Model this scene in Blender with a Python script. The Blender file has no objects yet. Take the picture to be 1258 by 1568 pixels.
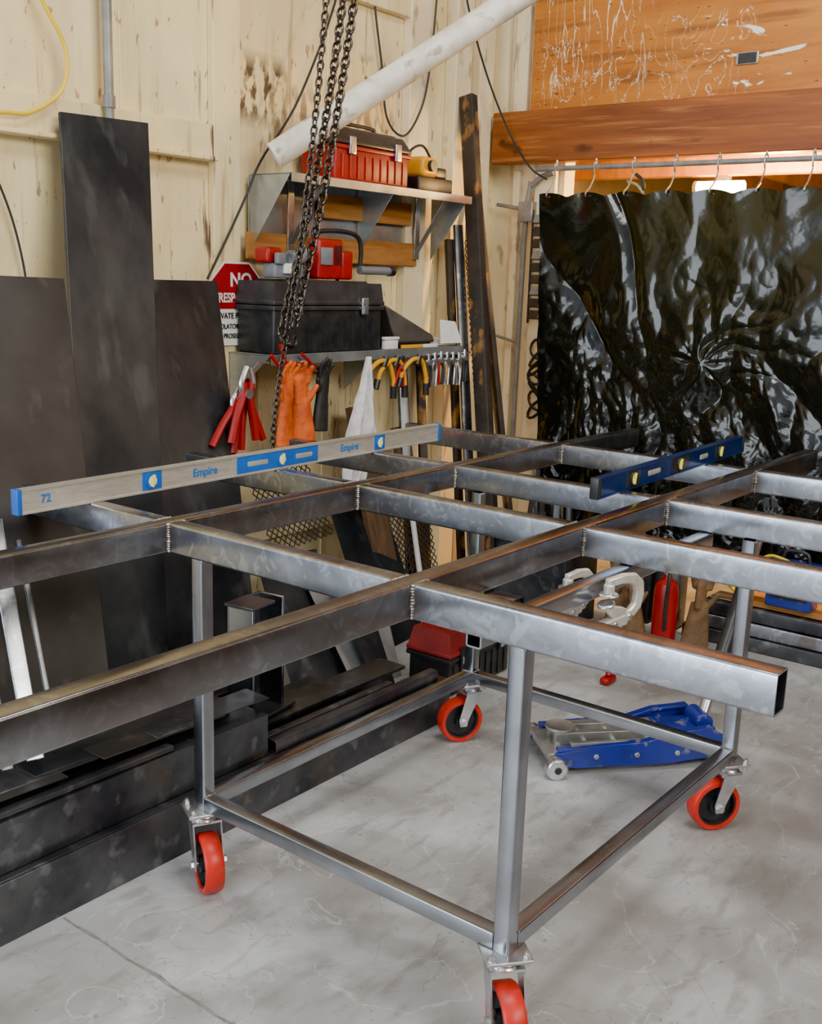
import bpy, bmesh, random
from math import *
from mathutils import Vector, Matrix, noise
random.seed(7)
scene=bpy.context.scene
V=Vector
# ---------------------------------------------------------------- materials
def M(name,c1,c2=None,rough=.5,metal=0.,scale=8,detail=6,stretch=(1,1,1),bump=0.,bscale=None,rr=None,ramp=(.35,.65),coat=0.,emit=None,spec=None,dist=0.):
    m=bpy.data.materials.new(name); m.use_nodes=True; nt=m.node_tree; N=nt.nodes; L=nt.links
    b=N["Principled BSDF"]; b.inputs["Metallic"].default_value=metal; b.inputs["Roughness"].default_value=rough
    if spec is not None: b.inputs["Specular IOR Level"].default_value=spec
    if coat: b.inputs["Coat Weight"].default_value=coat; b.inputs["Coat Roughness"].default_value=.08
    if emit: b.inputs["Emission Color"].default_value=(*emit[:3],1); b.inputs["Emission Strength"].default_value=emit[3]
    c2=c2 or tuple(min(1,x*.82) for x in c1)
    tc=N.new("ShaderNodeTexCoord"); mp=N.new("ShaderNodeMapping"); mp.inputs["Scale"].default_value=stretch
    L.new(tc.outputs["Object"],mp.inputs[0])
    n=N.new("ShaderNodeTexNoise"); n.inputs["Scale"].default_value=scale; n.inputs["Detail"].default_value=detail; n.inputs["Roughness"].default_value=.6; n.inputs["Distortion"].default_value=dist
    L.new(mp.outputs[0],n.inputs["Vector"])
    r=N.new("ShaderNodeValToRGB"); r.color_ramp.elements[0].position=ramp[0]; r.color_ramp.elements[1].position=ramp[1]
    r.color_ramp.elements[0].color=(*c1,1); r.color_ramp.elements[1].color=(*c2,1)
    L.new(n.outputs["Fac"],r.inputs[0]); L.new(r.outputs[0],b.inputs["Base Color"])
    if rr:
        n3=N.new("ShaderNodeTexNoise"); n3.inputs["Scale"].default_value=scale*.6; n3.inputs["Detail"].default_value=4
        L.new(mp.outputs[0],n3.inputs["Vector"])
        mr=N.new("ShaderNodeMapRange"); mr.inputs[1].default_value=.3; mr.inputs[2].default_value=.7; mr.inputs[3].default_value=rr[0]; mr.inputs[4].default_value=rr[1]
        L.new(n3.outputs["Fac"],mr.inputs[0]); L.new(mr.outputs[0],b.inputs["Roughness"])
    if bump:
        n2=N.new("ShaderNodeTexNoise"); n2.inputs["Scale"].default_value=bscale or scale*4; n2.inputs["Detail"].default_value=8
        L.new(mp.outputs[0],n2.inputs["Vector"])
        bp=N.new("ShaderNodeBump"); bp.inputs["Strength"].default_value=bump; bp.inputs["Distance"].default_value=.01
        L.new(n2.outputs["Fac"],bp.inputs["Height"]); L.new(bp.outputs[0],b.inputs["Normal"])
    return m
def nodes(m): return m.node_tree.nodes,m.node_tree.links,m.node_tree.nodes["Principled BSDF"]
def math(N,L,op,a,b=None,clamp=False):
    n=N.new("ShaderNodeMath"); n.operation=op; n.use_clamp=clamp
    for i,x in enumerate((a,b)):
        if x is None: continue
        if isinstance(x,(int,float)): n.inputs[i].default_value=x
        else: L.new(x,n.inputs[i])
    return n.outputs[0]
def mixc(N,L,f,a,b):
    n=N.new("ShaderNodeMix"); n.data_type='RGBA'
    if isinstance(f,(int,float)): n.inputs[0].default_value=f
    else: L.new(f,n.inputs[0])
    for i,x in ((6,a),(7,b)):
        if isinstance(x,tuple): n.inputs[i].default_value=(*x,1)
        else: L.new(x,n.inputs[i])
    return n.outputs[2]
def overlay(m,color,scale,stretch,lo,hi,box=None,line=False,detail=8,amount=1.,dist=0.,off=(0,0,0)):
    """second noise layer of soiling / paint / painted-in shade, optional box limits in object coords"""
    N,L,b=nodes(m); src=b.inputs["Base Color"].links[0].from_socket
    tc=N.new("ShaderNodeTexCoord"); mp=N.new("ShaderNodeMapping"); mp.inputs["Scale"].default_value=stretch; mp.inputs["Location"].default_value=off; L.new(tc.outputs["Object"],mp.inputs[0])
    n=N.new("ShaderNodeTexNoise"); n.inputs["Scale"].default_value=scale; n.inputs["Detail"].default_value=detail; n.inputs["Distortion"].default_value=dist; L.new(mp.outputs[0],n.inputs["Vector"])
    v=n.outputs["Fac"]
    if line: v=math(N,L,'ABSOLUTE',math(N,L,'SUBTRACT',v,.5))
    mr=N.new("ShaderNodeMapRange"); mr.inputs[1].default_value=lo; mr.inputs[2].default_value=hi; L.new(v,mr.inputs[0]); f=mr.outputs[0]
    if line: f=math(N,L,'SUBTRACT',1.,f)
    if box:
        sp=N.new("ShaderNodeSeparateXYZ"); L.new(tc.outputs["Object"],sp.inputs[0])
        for ax,a0,a1,soft in box:
            c=(a0+a1)/2; h=(a1-a0)/2
            d=math(N,L,'ABSOLUTE',math(N,L,'SUBTRACT',sp.outputs[ax],c))
            g=N.new("ShaderNodeMapRange"); g.inputs[1].default_value=h; g.inputs[2].default_value=h+soft; g.inputs[3].default_value=1; g.inputs[4].default_value=0
            L.new(d,g.inputs[0]); f=math(N,L,'MULTIPLY',f,g.outputs[0])
    if amount<1: f=math(N,L,'MULTIPLY',f,amount)
    L.new(mixc(N,L,f,src,color),b.inputs["Base Color"])

steel=M("raw_steel_tube",(.47,.50,.56),(.33,.35,.39),rough=.27,metal=1.,scale=7,detail=5,rr=(.21,.34),dist=1.5,ramp=(.35,.65))
overlay(steel,(.22,.21,.20),2.6,(1,1,1),.50,.74,amount=.55,detail=5)
overlay(steel,(.62,.66,.72),15,(1,1,1),.54,.62,amount=.55,detail=3,dist=2.5)
for yb in (1.295,2.057): overlay(steel,(.20,.165,.14),3.5,(1,1,1),.20,.60,box=[(1,yb-.028,yb+.028,.035)],amount=.75,detail=5)  # brown heat tint at joints, and dark reflections painted into the cross beams
steel2=M("raw_steel_leg",(.46,.49,.54),(.34,.36,.39),rough=.25,metal=1.,scale=6,detail=4,rr=(.18,.30),dist=.5)
overlay(steel2,(.20,.18,.17),4,(1,1,1),.50,.72,amount=.5,detail=5)
weld=M("weld_bead",(.16,.15,.15),(.40,.34,.28),rough=.35,metal=.9,scale=60)
plate=M("mill_scale_plate",(.022,.026,.032),(.075,.080,.085),rough=.42,metal=.55,scale=3.2,detail=10,rr=(.28,.46),ramp=(.36,.68),stretch=(1,1,.6))
overlay(plate,(.16,.10,.05),6,(1,1,.5),.68,.78,amount=.5)
overlay(plate,(.13,.14,.15),9,(1,1,.3),.58,.70,amount=.55)
plateb=M("mill_scale_plate_brown",(.040,.038,.036),(.080,.076,.072),rough=.45,metal=.5,scale=2,detail=9,rr=(.32,.5))
overlay(plateb,(.14,.125,.11),12,(1,1,.4),.62,.74,amount=.5)
darksteel=M("dark_channel_steel",(.050,.053,.062),(.14,.142,.15),rough=.36,metal=.7,scale=4,detail=6,rr=(.20,.42),bump=.05)
overlay(darksteel,(.42,.43,.44),14,(1,1,1),.58,.76,amount=.45,detail=5)
overlay(darksteel,(.18,.12,.075),5,(1,1,1),.62,.76,amount=.5,detail=8)
galv=M("galvanized_sheet",(.46,.49,.50),(.33,.36,.37),rough=.38,metal=.75,scale=12,rr=(.3,.45))
zinc=M("zinc_plated",(.72,.73,.74),(.52,.53,.54),rough=.27,metal=.9,scale=30)
alu=M("brushed_aluminum",(.78,.73,.63),(.62,.58,.50),rough=.36,metal=.65,scale=20,stretch=(1,1,6))
redpu=M("red_polyurethane",(.70,.022,.010),(.54,.016,.008),rough=.38,scale=20)
overlay(redpu,(.30,.10,.08),30,(1,1,1),.60,.70,amount=.5)
blk=M("black_plastic",(.016,.016,.018),(.032,.032,.034),rough=.38,scale=20)
blkm=M("black_rubber",(.012,.012,.012),(.03,.03,.03),rough=.6,scale=25)
lidm=M("black_lid_plastic",(.030,.031,.034),(.05,.05,.052),rough=.33,scale=20)
redp=M("red_plastic",(.40,.006,.010),(.30,.006,.008),rough=.35,scale=12)
dred=M("dusty_dark_red_plastic",(.30,.022,.022),(.20,.02,.02),rough=.5,scale=12)
bluep=M("blue_level_plastic",(.008,.13,.55),(.010,.10,.46),rough=.3,scale=20)
navy=M("navy_enamel",(.012,.035,.13),(.02,.045,.16),rough=.22,metal=.4,scale=20)
jackblue=M("jack_blue_paint",(.012,.028,.32),(.018,.03,.20),rough=.3,scale=15,coat=.4)
overlay(jackblue,(.25,.24,.24),22,(1,1,1),.62,.70,amount=.75)
yel=M("yellow_plastic",(.85,.40,.006),(.75,.34,.006),rough=.4,scale=20)
yelcord=M("yellow_cord",(.85,.60,.01),(.75,.54,.01),rough=.45,scale=20)
vial=M("vial_yellow_green",(.75,.70,.08),(.7,.72,.15),rough=.1,scale=20)
whitep=M("white_plastic",(.82,.82,.80),(.72,.72,.70),rough=.4,scale=15)
whitepvc=M("weathered_white_pvc",(.86,.81,.71),(.66,.59,.48),rough=.5,scale=9,detail=9,ramp=(.42,.68))
overlay(whitepvc,(.32,.25,.18),14,(1,1,1),.60,.68,amount=.75)
wood=M("weathered_stud_wood",(.46,.20,.045),(.30,.12,.025),rough=.7,scale=5,stretch=(1,1,8),detail=8)
orange=M("orange_leather",(.80,.15,.010),(.48,.065,.008),rough=.6,scale=14,bump=.3)
brownlea=M("brown_leather",(.22,.12,.05),(.11,.06,.03),rough=.75,scale=14,bump=.3)
cloth=M("white_rag",(.80,.79,.80),(.55,.53,.55),rough=.9,scale=16,bump=.2,ramp=(.4,.64))
wire=M("black_wire",(.02,.02,.02),rough=.5)
chainm=M("oily_chain_steel",(.12,.10,.085),(.045,.04,.036),rough=.33,metal=.8,scale=40)
conduit=M("grey_conduit",(.20,.20,.19),(.30,.30,.28),rough=.5,metal=.4,scale=12)
rust=M("rusty_steel",(.060,.042,.03),(.026,.022,.020),rough=.7,metal=.2,scale=7,detail=9,bump=.3)
overlay(rust,(.45,.20,.035),9,(1,1,.6),.58,.67,amount=.8)
signw=M("sign_white",(.85,.84,.80),(.8,.79,.75),rough=.4); signr=M("sign_red",(.36,.006,.018),(.30,.006,.015),rough=.4); signk=M("sign_text_black",(.02,.02,.02),rough=.5)
signt=M("sign_text_white",(.88,.87,.84),rough=.5)
bluetext=M("level_print_blue",(.02,.16,.52),rough=.4)

wallm=M("cream_wall_paint",(.90,.76,.44),(.80,.65,.35),rough=.6,scale=2.2,detail=10,bump=.12,bscale=30)
overlay(wallm,(.58,.40,.17),3,(3,3,.5),.52,.78,amount=.6)
overlay(wallm,(.62,.50,.30),1.4,(1.5,1.5,.6),.48,.68,amount=.5,detail=12)
overlay(wallm,(.10,.06,.03),16,(1,1,.5),.49,.55,box=[(0,3.08,3.32,.06),(2,2.20,2.35,.08)],detail=12)
overlay(wallm,(.22,.14,.06),22,(1,1,.30),.49,.59,box=[(0,3.25,4.05,.06),(2,2.08,2.24,.16)],detail=12,amount=.85)
overlay(wallm,(.12,.08,.04),18,(1,1,.5),.48,.54,box=[(0,3.84,4.06,.05),(2,2.37,2.47,.06)],detail=12)
overlay(wallm,(.30,.19,.09),34,(1,1,.35),.64,.68,amount=.8)
overlay(wallm,(.36,.23,.10),7,(4,4,.25),.60,.70,amount=.6)
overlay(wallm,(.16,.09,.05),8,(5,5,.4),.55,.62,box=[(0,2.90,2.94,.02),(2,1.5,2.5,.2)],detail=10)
wallb=M("cream_corner_paint",(.90,.80,.54),(.78,.66,.41),rough=.6,scale=3,detail=10,bump=.1)
overlay(wallb,(.35,.24,.12),14,(1,1,.4),.60,.69,amount=.75)
overlay(wallb,(.55,.42,.24),2,(2,2,.5),.50,.72,amount=.5,detail=10)

ply=M("varnished_plywood",(.58,.21,.022),(.42,.125,.010),rough=.4,scale=1.6,stretch=(1,1,5),detail=9,coat=.2)
overlay(ply,(.24,.065,.006),3,(1,.7,9),.52,.70,amount=.8)
overlay(ply,(.90,.82,.62),7,(1,2.2,.35),.0,.012,line=True,box=[(1,2.45,2.98,.03),(2,2.50,3.1,.05)],detail=3,dist=.8)
overlay(ply,(.90,.82,.62),6,(1,1.3,.8),.0,.007,line=True,box=[(1,2.0,2.98,.1),(2,2.42,2.75,.05)],detail=4,dist=1.5)
overlay(ply,(.92,.86,.68),11,(1,.5,1.5),.60,.63,box=[(1,1.72,2.15,.05),(2,2.43,2.72,.04)],detail=5,dist=1.)
overlay(ply,(.14,.04,.006),30,(1,.6,2),.67,.70,detail=3,amount=.8)
timber=M("fir_timber",(.32,.088,.012),(.17,.040,.006),rough=.5,scale=2.2,stretch=(1,.5,7),detail=9,bump=.1)
overlay(timber,(.50,.21,.05),6,(1,.4,8),.56,.74,amount=.7)
overlay(timber,(.08,.02,.005),5,(1,.8,1.6),.62,.69,amount=.9)
joistw=M("warm_joist_wood",(.64,.27,.04),(.44,.16,.022),rough=.6,scale=4,stretch=(1,5,1))
bafflew=M("dark_baffle_wood",(.10,.07,.05),(.05,.035,.025),rough=.7,scale=3,stretch=(1,1,6))
floorm=M("concrete_floor",(.46,.465,.47),(.33,.325,.32),rough=.45,scale=1.6,detail=15,rr=(.34,.55),bump=.14,bscale=30,ramp=(.36,.64),dist=.6)
overlay(floorm,(.60,.61,.63),3.4,(1,1,1),.48,.66,amount=.75,detail=15,dist=.8)
overlay(floorm,(.20,.18,.16),2.4,(1,1,1),.50,.70,amount=.6,detail=15,dist=.5,off=(3,1,0))
overlay(floorm,(.22,.19,.16),1.1,(1,1,1),.33,.62,box=[(0,2.0,4.5,.5),(1,-.5,1.0,.5)],amount=.55,detail=14,dist=.5)
overlay(floorm,(.24,.22,.20),9,(.7,2.0,1),.53,.66,amount=.5,detail=15,off=(1,7,0))
overlay(floorm,(.68,.69,.70),2.2,(1,1,1),.0,.006,line=True,detail=9,amount=.45,dist=1.5)
overlay(floorm,(.20,.18,.16),3.1,(1,1,1),.0,.004,line=True,detail=7,amount=.5,dist=.6,off=(5,2,0))
overlay(floorm,(.14,.125,.11),45,(1,1,1),.66,.72,amount=.6,detail=6)
overlay(floorm,(.13,.11,.09),4,(1,1,1),.3,.5,box=[(0,2.62,2.74,.16),(1,.78,.88,.14)],amount=.5)
curt=bpy.data.materials.new("black_vinyl"); curt.use_nodes=True
N_,L_,b_=nodes(curt); b_.inputs["Base Color"].default_value=(.005,.006,.006,1); b_.inputs["Roughness"].default_value=.15
b_.inputs["Specular IOR Level"].default_value=.42; b_.inputs["Coat Weight"].default_value=.22; b_.inputs["Coat Roughness"].default_value=.05
nn=N_.new("ShaderNodeTexNoise"); nn.inputs["Scale"].default_value=16; nn.inputs["Detail"].default_value=2
tcc=N_.new("ShaderNodeTexCoord"); L_.new(tcc.outputs["Object"],nn.inputs["Vector"])
bb=N_.new("ShaderNodeBump"); bb.inputs["Strength"].default_value=.08; bb.inputs["Distance"].default_value=.02; L_.new(nn.outputs["Fac"],bb.inputs["Height"]); L_.new(bb.outputs[0],b_.inputs["Normal"]); L_.new(bb.outputs[0],b_.inputs["Coat Normal"])
tr=N_.new("ShaderNodeBsdfTranslucent"); tr.inputs[0].default_value=(.45,.70,.02,1)
mx=N_.new("ShaderNodeMixShader"); mx.inputs[0].default_value=.003
L_.new(b_.outputs[0],mx.inputs[1]); L_.new(tr.outputs[0],mx.inputs[2]); L_.new(mx.outputs[0],N_["Material Output"].inputs[0])

# ---------------------------------------------------------------- mesh builder
class MB:
    def __init__(s): s.v=[];s.f=[];s.m=[];s.mats=[]
    def mi(s,m):
        if m not in s.mats: s.mats.append(m)
        return s.mats.index(m)
    def add(s,vs,fs,m):
        o=len(s.v); s.v+= [tuple(v) for v in vs]; i=s.mi(m)
        for f in fs: s.f.append([o+k for k in f]); s.m.append(i)
    def box(s,lo,hi,m,T=None):
        x0,y0,z0=lo;x1,y1,z1=hi
        vs=[V(p) for p in ((x0,y0,z0),(x1,y0,z0),(x1,y1,z0),(x0,y1,z0),(x0,y0,z1),(x1,y0,z1),(x1,y1,z1),(x0,y1,z1))]
        if T: vs=[T@v for v in vs]
        s.add(vs,[(0,3,2,1),(4,5,6,7),(0,1,5,4),(1,2,6,5),(2,3,7,6),(3,0,4,7)],m)
    def rbox(s,lo,hi,m,r=.01,T=None,seg=3):
        bm=bmesh.new(); bmesh.ops.create_cube(bm,size=1)
        for v in bm.verts: v.co=V([(lo[i]+hi[i])/2+v.co[i]*(hi[i]-lo[i]) for i in range(3)])
        bmesh.ops.bevel(bm,geom=bm.edges[:],offset=r,segments=seg,profile=.5,affect='EDGES')
        vs=[(T@v.co if T else v.co.copy()) for v in bm.verts]; s.add(vs,[[v.index for v in f.verts] for f in bm.faces],m); bm.free()
    def slab(s,c,t,m):
        c=[V(p) for p in c]; n=(c[1]-c[0]).cross(c[3]-c[0]).normalized()*t
        s.add(c+[p+n for p in c],[(0,3,2,1),(4,5,6,7),(0,1,5,4),(1,2,6,5),(2,3,7,6),(3,0,4,7)],m)
    def frame(s,d):
        d=d.normalized(); a=V((0,0,1)) if abs(d.z)<.9 else V((1,0,0)); x=a.cross(d).normalized(); return x,d.cross(x)
    def cyl(s,p0,p1,r,m,r2=None,seg=24,cap=True):
        p0=V(p0);p1=V(p1); r2=r if r2 is None else r2; x,y=s.frame(p1-p0)
        vs=[p0+(x*cos(2*pi*i/seg)+y*sin(2*pi*i/seg))*r for i in range(seg)]+[p1+(x*cos(2*pi*i/seg)+y*sin(2*pi*i/seg))*r2 for i in range(seg)]
        fs=[(i,(i+1)%seg,seg+(i+1)%seg,seg+i) for i in range(seg)]
        if cap: fs+=[tuple(range(seg))[::-1],tuple(range(seg,2*seg))]
        s.add(vs,fs,m)
    def lathe(s,c,ax,prof,m,seg=40):
        c=V(c); ax=V(ax).normalized(); x,y=s.frame(ax); n=len(prof); vs=[]
        for i in range(seg):
            a=2*pi*i/seg; d=x*cos(a)+y*sin(a)
            for r,h in prof: vs.append(c+ax*h+d*r)
        fs=[(i*n+j,((i+1)%seg)*n+j,((i+1)%seg)*n+j+1,i*n+j+1) for i in range(seg) for j in range(n-1)]
        s.add(vs,fs,m)
    def tube(s,pts,r,m,seg=10,closed=False,taper=None):
        pts=[V(p) for p in pts]; n=len(pts); vs=[]; px=None
        for i,p in enumerate(pts):
            if closed: d=pts[(i+1)%n]-pts[i-1]
            else: d=pts[min(i+1,n-1)]-pts[max(i-1,0)]
            d.normalize()
            if px is None: px,_=s.frame(d)
            px=(px-d*px.dot(d)).normalized(); py=d.cross(px); rr=r*(taper(i/(n-1)) if taper else 1)
            vs+=[p+(px*cos(2*pi*k/seg)+py*sin(2*pi*k/seg))*rr for k in range(seg)]
        fs=[]
        for i in range(n if closed else n-1):
            j=(i+1)%n
            fs+=[(i*seg+k,i*seg+(k+1)%seg,j*seg+(k+1)%seg,j*seg+k) for k in range(seg)]
        if not closed: fs+=[tuple(range(seg))[::-1],tuple(range((n-1)*seg,n*seg))]
        s.add(vs,fs,m)
    def rtube(s,p0,p1,w,h,m,rad=.006,t=.004,up=(0,0,1)):
        """hollow rectangular tube with rounded corners, w sideways, h along up"""
        p0=V(p0);p1=V(p1); d=(p1-p0).normalized(); u=V(up); u=(u-d*u.dot(d)).normalized(); x=d.cross(u)
        def prof(w,h,r):
            o=[]
            for cx,cy,a0 in ((w/2-r,h/2-r,0),(-w/2+r,h/2-r,90),(-w/2+r,-h/2+r,180),(w/2-r,-h/2+r,270)):
                for k in range(4):
                    a=radians(a0+30*k); o.append((cx+r*cos(a),cy+r*sin(a)))
            return o
        A=prof(w,h,rad); B=prof(w-2*t,h-2*t,max(rad-t,.0015)); n=len(A)
        vs=[p+x*a+u*b for p in (p0,p1) for P in (A,B) for a,b in P]
        fs=[]
        for i in range(n):
            j=(i+1)%n
            fs+=[(i,j,2*n+j,2*n+i),(n+j,n+i,3*n+i,3*n+j),(j,i,n+i,n+j),(2*n+i,2*n+j,3*n+j,3*n+i)]
        s.add(vs,fs,m)
    def prism(s,poly,dvec,m):
        poly=[V(p) for p in poly]; dvec=V(dvec); n=len(poly)
        s.add(poly+[p+dvec for p in poly],[tuple(range(n))[::-1],tuple(range(n,2*n))]+[(i,(i+1)%n,n+(i+1)%n,n+i) for i in range(n)],m)
    def ball(s,c,r,m,sc=(1,1,1),seg=12,T=None):
        vs=[];c=V(c);R=seg//2
        for i in range(R+1):
            for j in range(seg):
                a=pi*i/R;b=2*pi*j/seg; p=V((sin(a)*cos(b)*sc[0],sin(a)*sin(b)*sc[1],cos(a)*sc[2]))*r
                if T: p=T@p
                vs.append(c+p)
        s.add(vs,[(i*seg+j,(i+1)*seg+j,(i+1)*seg+(j+1)%seg,i*seg+(j+1)%seg) for i in range(R) for j in range(seg)],m)
    def obj(s,name,parent=None,bevel=0,smooth=True,angle=35):
        me=bpy.data.meshes.new(name); me.from_pydata(s.v,[],s.f); me.update()
        for m in s.mats: me.materials.append(m)
        me.polygons.foreach_set("material_index",s.m)
        bm=bmesh.new(); bm.from_mesh(me); bmesh.ops.recalc_face_normals(bm,faces=bm.faces[:]); bm.to_mesh(me); bm.free()
        if smooth:
            me.polygons.foreach_set("use_smooth",[True]*len(me.polygons))
            me.set_sharp_from_angle(angle=radians(angle))
        ob=bpy.data.objects.new(name,me); scene.collection.objects.link(ob)
        if parent: ob.parent=parent
        if bevel:
            b=ob.modifiers.new("bevel",'BEVEL'); b.width=bevel; b.segments=2; b.limit_method='ANGLE'; b.angle_limit=radians(40)
        return ob
def crv(pts,n=12):
    P=[V(p) for p in pts]; P=[P[0]*2-P[1]]+P+[P[-1]*2-P[-2]]; out=[]
    for i in range(1,len(P)-2):
        for k in range(n):
            t=k/n; a,b,c,d=P[i-1:i+3]
            out.append(.5*((2*b)+(c-a)*t+(2*a-5*b+4*c-d)*t*t+(3*b-a-3*c+d)*t**3))
    out.append(P[-2]); return out
def text(body,loc,size,mat,parent,rot,name,ext=.0006,sx=1,bold=0):
    cu=bpy.data.curves.new(name,'FONT'); cu.body=body; cu.size=size; cu.align_x='CENTER'; cu.align_y='CENTER'; cu.extrude=ext; cu.offset=bold
    cu.materials.append(mat); o=bpy.data.objects.new(name,cu); scene.collection.objects.link(o); o.location=loc; o.rotation_euler=rot; o.scale=(sx,1,1); o.parent=parent; return o

# ---------------------------------------------------------------- room shell
b=MB(); b.box((-6,-5,-.12),(8.5,7,0),floorm); b.obj("floor",smooth=False)
b=MB(); jm=M("joint_dirt",(.17,.155,.135),(.30,.28,.26),rough=.9,scale=40)
n=60; vs=[]
for i in range(n+1):
    y=2.075-i*.05; x=1.36+.010*noise.noise(V((y*5,0,0)))+.004*noise.noise(V((y*20,0,0))); w=.0026+.009*abs(noise.noise(V((y*13,3,0))))
    vs+=[(x-w,y,.0008),(x+w,y,.0008)]
b.add(vs,[(2*i,2*i+1,2*i+3,2*i+2) for i in range(n)],jm); b.obj("trim_floor_joint",smooth=False)
b=MB(); b.box((.3,3.3,0),(4.95,3.42,3.7),wallm); b.box((-6,3.3,2.7),(.3,3.42,3.7),wallm); b.obj("wall_left",smooth=False)
b=MB(); b.box((1.2,-1.45,0),(4.9,-1.38,1.9),bafflew)  # unseen panel added so the cross beam faces reflect something dark
for i in range(7): b.box((1.2+i*.6,-1.379,0),(1.25+i*.6,-1.34,1.9),bafflew)
b.obj("unseen_dark_baffle",smooth=False)
b=MB()
for x0,x1,y in ((2.93,3.07,3.265),(.9,1.04,3.265),(4.12,4.27,3.25),(4.45,4.58,3.23),(4.68,4.80,3.25)):
    b.box((x0,y,0),(x1,3.299,3.7),wallb if x0>4 else wallm)
for z0,z1 in ((1.985,2.108),(.42,.50),(3.1,3.22)):
    b.box((.3,3.262,z0),(2.93,3.299,z1),wallm)
    b.box((.3,3.235,z0-.012),(2.93,3.299,z0+.004),wallm)
b.box((3.07,3.262,.42),(4.12,3.299,.50),wallm); b.box((3.07,3.262,2.72),(4.12,3.299,2.80),wallm)
for x in (2.52,3.60): b.box((x,3.292,0),(x+.012,3.3005,3.7),wallm)
b.obj("trim_wall_studs",bevel=.004)
b=MB()
b.box((4.92,2.87,0),(5.02,3.42,3.7),wallb); b.box((4.95,-3,2.2),(5.02,2.87,3.7),wallb)
b.box((4.93,-5,0),(5.02,-2.5,3.7),wallb)
b.obj("wall_back",smooth=False)
b=MB(); b.box((4.885,3.10,2.39),(4.919,3.18,3.7),wallb); b.box((4.88,3.22,2.39),(4.919,3.30,3.7),wallb); b.box((4.88,2.90,0),(4.919,3.02,2.12),wallb); b.box((4.89,3.12,0),(4.919,3.16,2.12),wallb)
b.obj("trim_corner_boards",bevel=.004)
b=MB(); b.box((8.3,-5,0),(8.42,3.5,3),M("dim_room_wall",(.10,.08,.06),rough=.8)); b.obj("wall_far_room",smooth=False)
b=MB(); b.box((5.03,3.38,0),(8.3,3.48,3),M("dim_room_side",(.25,.18,.10),rough=.8)); b.obj("wall_side_room",smooth=False)
b=MB(); b.box((5.03,-5,2.42),(8.3,3.38,2.46),joistw)
for i in range(9):
    y=2.95-i*.42; b.box((5.05,y,2.24),(8.28,y+.04,2.419),joistw)
b.box((5.6,-4,2.14),(5.7,3.3,2.239),joistw)
b.obj("ceiling",smooth=False)
b=MB(); b.box((4.87,-3,2.40),(4.919,3.065,3.7),ply); b.box((4.868,1.2,2.40),(4.8712,1.203,3.7),timber); b.obj("plywood_panel",smooth=False)
b=MB(); b.box((4.862,1.90,2.53),(4.8695,2.00,2.58),zinc); b.box((4.8600,1.908,2.533),(4.864,1.992,2.577),blk); b.obj("wall_outlet_box",bevel=.002)
b=MB(); b.box((4.79,-3,2.145),(4.868,3.235,2.395),timber); b.obj("header_timber_beam",bevel=.006)

# ---------------------------------------------------------------- table frame
H=.076; W=.05; ZT=.952; zc=ZT-H/2
XA=[1.69,2.405,2.904,3.609]; YB=[1.295,2.057]
b=MB()
for y in YB: b.rtube((.12,y,zc),(4.25,y,zc),W,H,steel)
for x in XA:
    for y0,y1 in ((.52,YB[0]-W/2),(YB[0]+W/2,YB[1]-W/2),(YB[1]+W/2,2.80)):
        b.rtube((x,y0,zc),(x,y1,zc),W,H,steel)
b.rtube((1.72,1.15,.852),(2.90,1.15,.852),.038,.046,steel2)
b.rtube((1.95,1.19,.852),(1.95,1.26,.852),.05,.045,steel2)
xL,xR,yL,yN=1.69,2.888,1.935,1.017; P=.038; zb=.215
for x,y in ((xL,yL),(xL,yN),(xR,yL),(xR,yN)): b.rtube((x,y,zb),(x,y,ZT-H-.0005),P,P,steel2,up=(0,1,0),rad=.004,t=.003)
zr=zb+P/2
for y in (yL,yN): b.rtube((xL+P/2,y,zr),(xR-P/2,y,zr),P,P,steel2,rad=.004,t=.003)
for x in (xL,xR): b.rtube((x,yN+P/2,zr),(x,yL-P/2,zr),P,P,steel2,rad=.004,t=.003)
def bead(p0,p1,r=.005,n=12):
    p0=V(p0);p1=V(p1)
    for i in range(n):
        p=p0.lerp(p1,i/(n-1)); b.ball(p+V((random.uniform(-1,1),random.uniform(-1,1),0))*.001,r*random.uniform(.8,1.15),weld,seg=8)
for x in XA:
    for y in YB:
        for sx in (-1,1):
            for sy in (-1,1):
                bead((x+sx*W/2,y+sy*(W/2+.002),ZT-.004),(x+sx*W/2,y+sy*(W/2+.002),ZT-H+.004))
        for sy in (-1,1): bead((x-W/2,y+sy*W/2,ZT-.002),(x+W/2,y+sy*W/2,ZT-.002),r=.0035)
for x,y in ((xL,yL),(xL,yN),(xR,yL),(xR,yN)):
    s=1 if x==xL else -1; t=-1 if y==yL else 1
    bead((x+s*P/2,y-P/2,zb+P),(x+s*P/2,y+P/2,zb+P),r=.003,n=8); bead((x-P/2,y+t*P/2,zb+P),(x+P/2,y+t*P/2,zb+P),r=.003,n=8)
    bead((x-.019,y-.021,ZT-H-.002),(x+.019,y-.021,ZT-H-.002),r=.0035,n=8)
table=b.obj("steel_table_frame")
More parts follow.
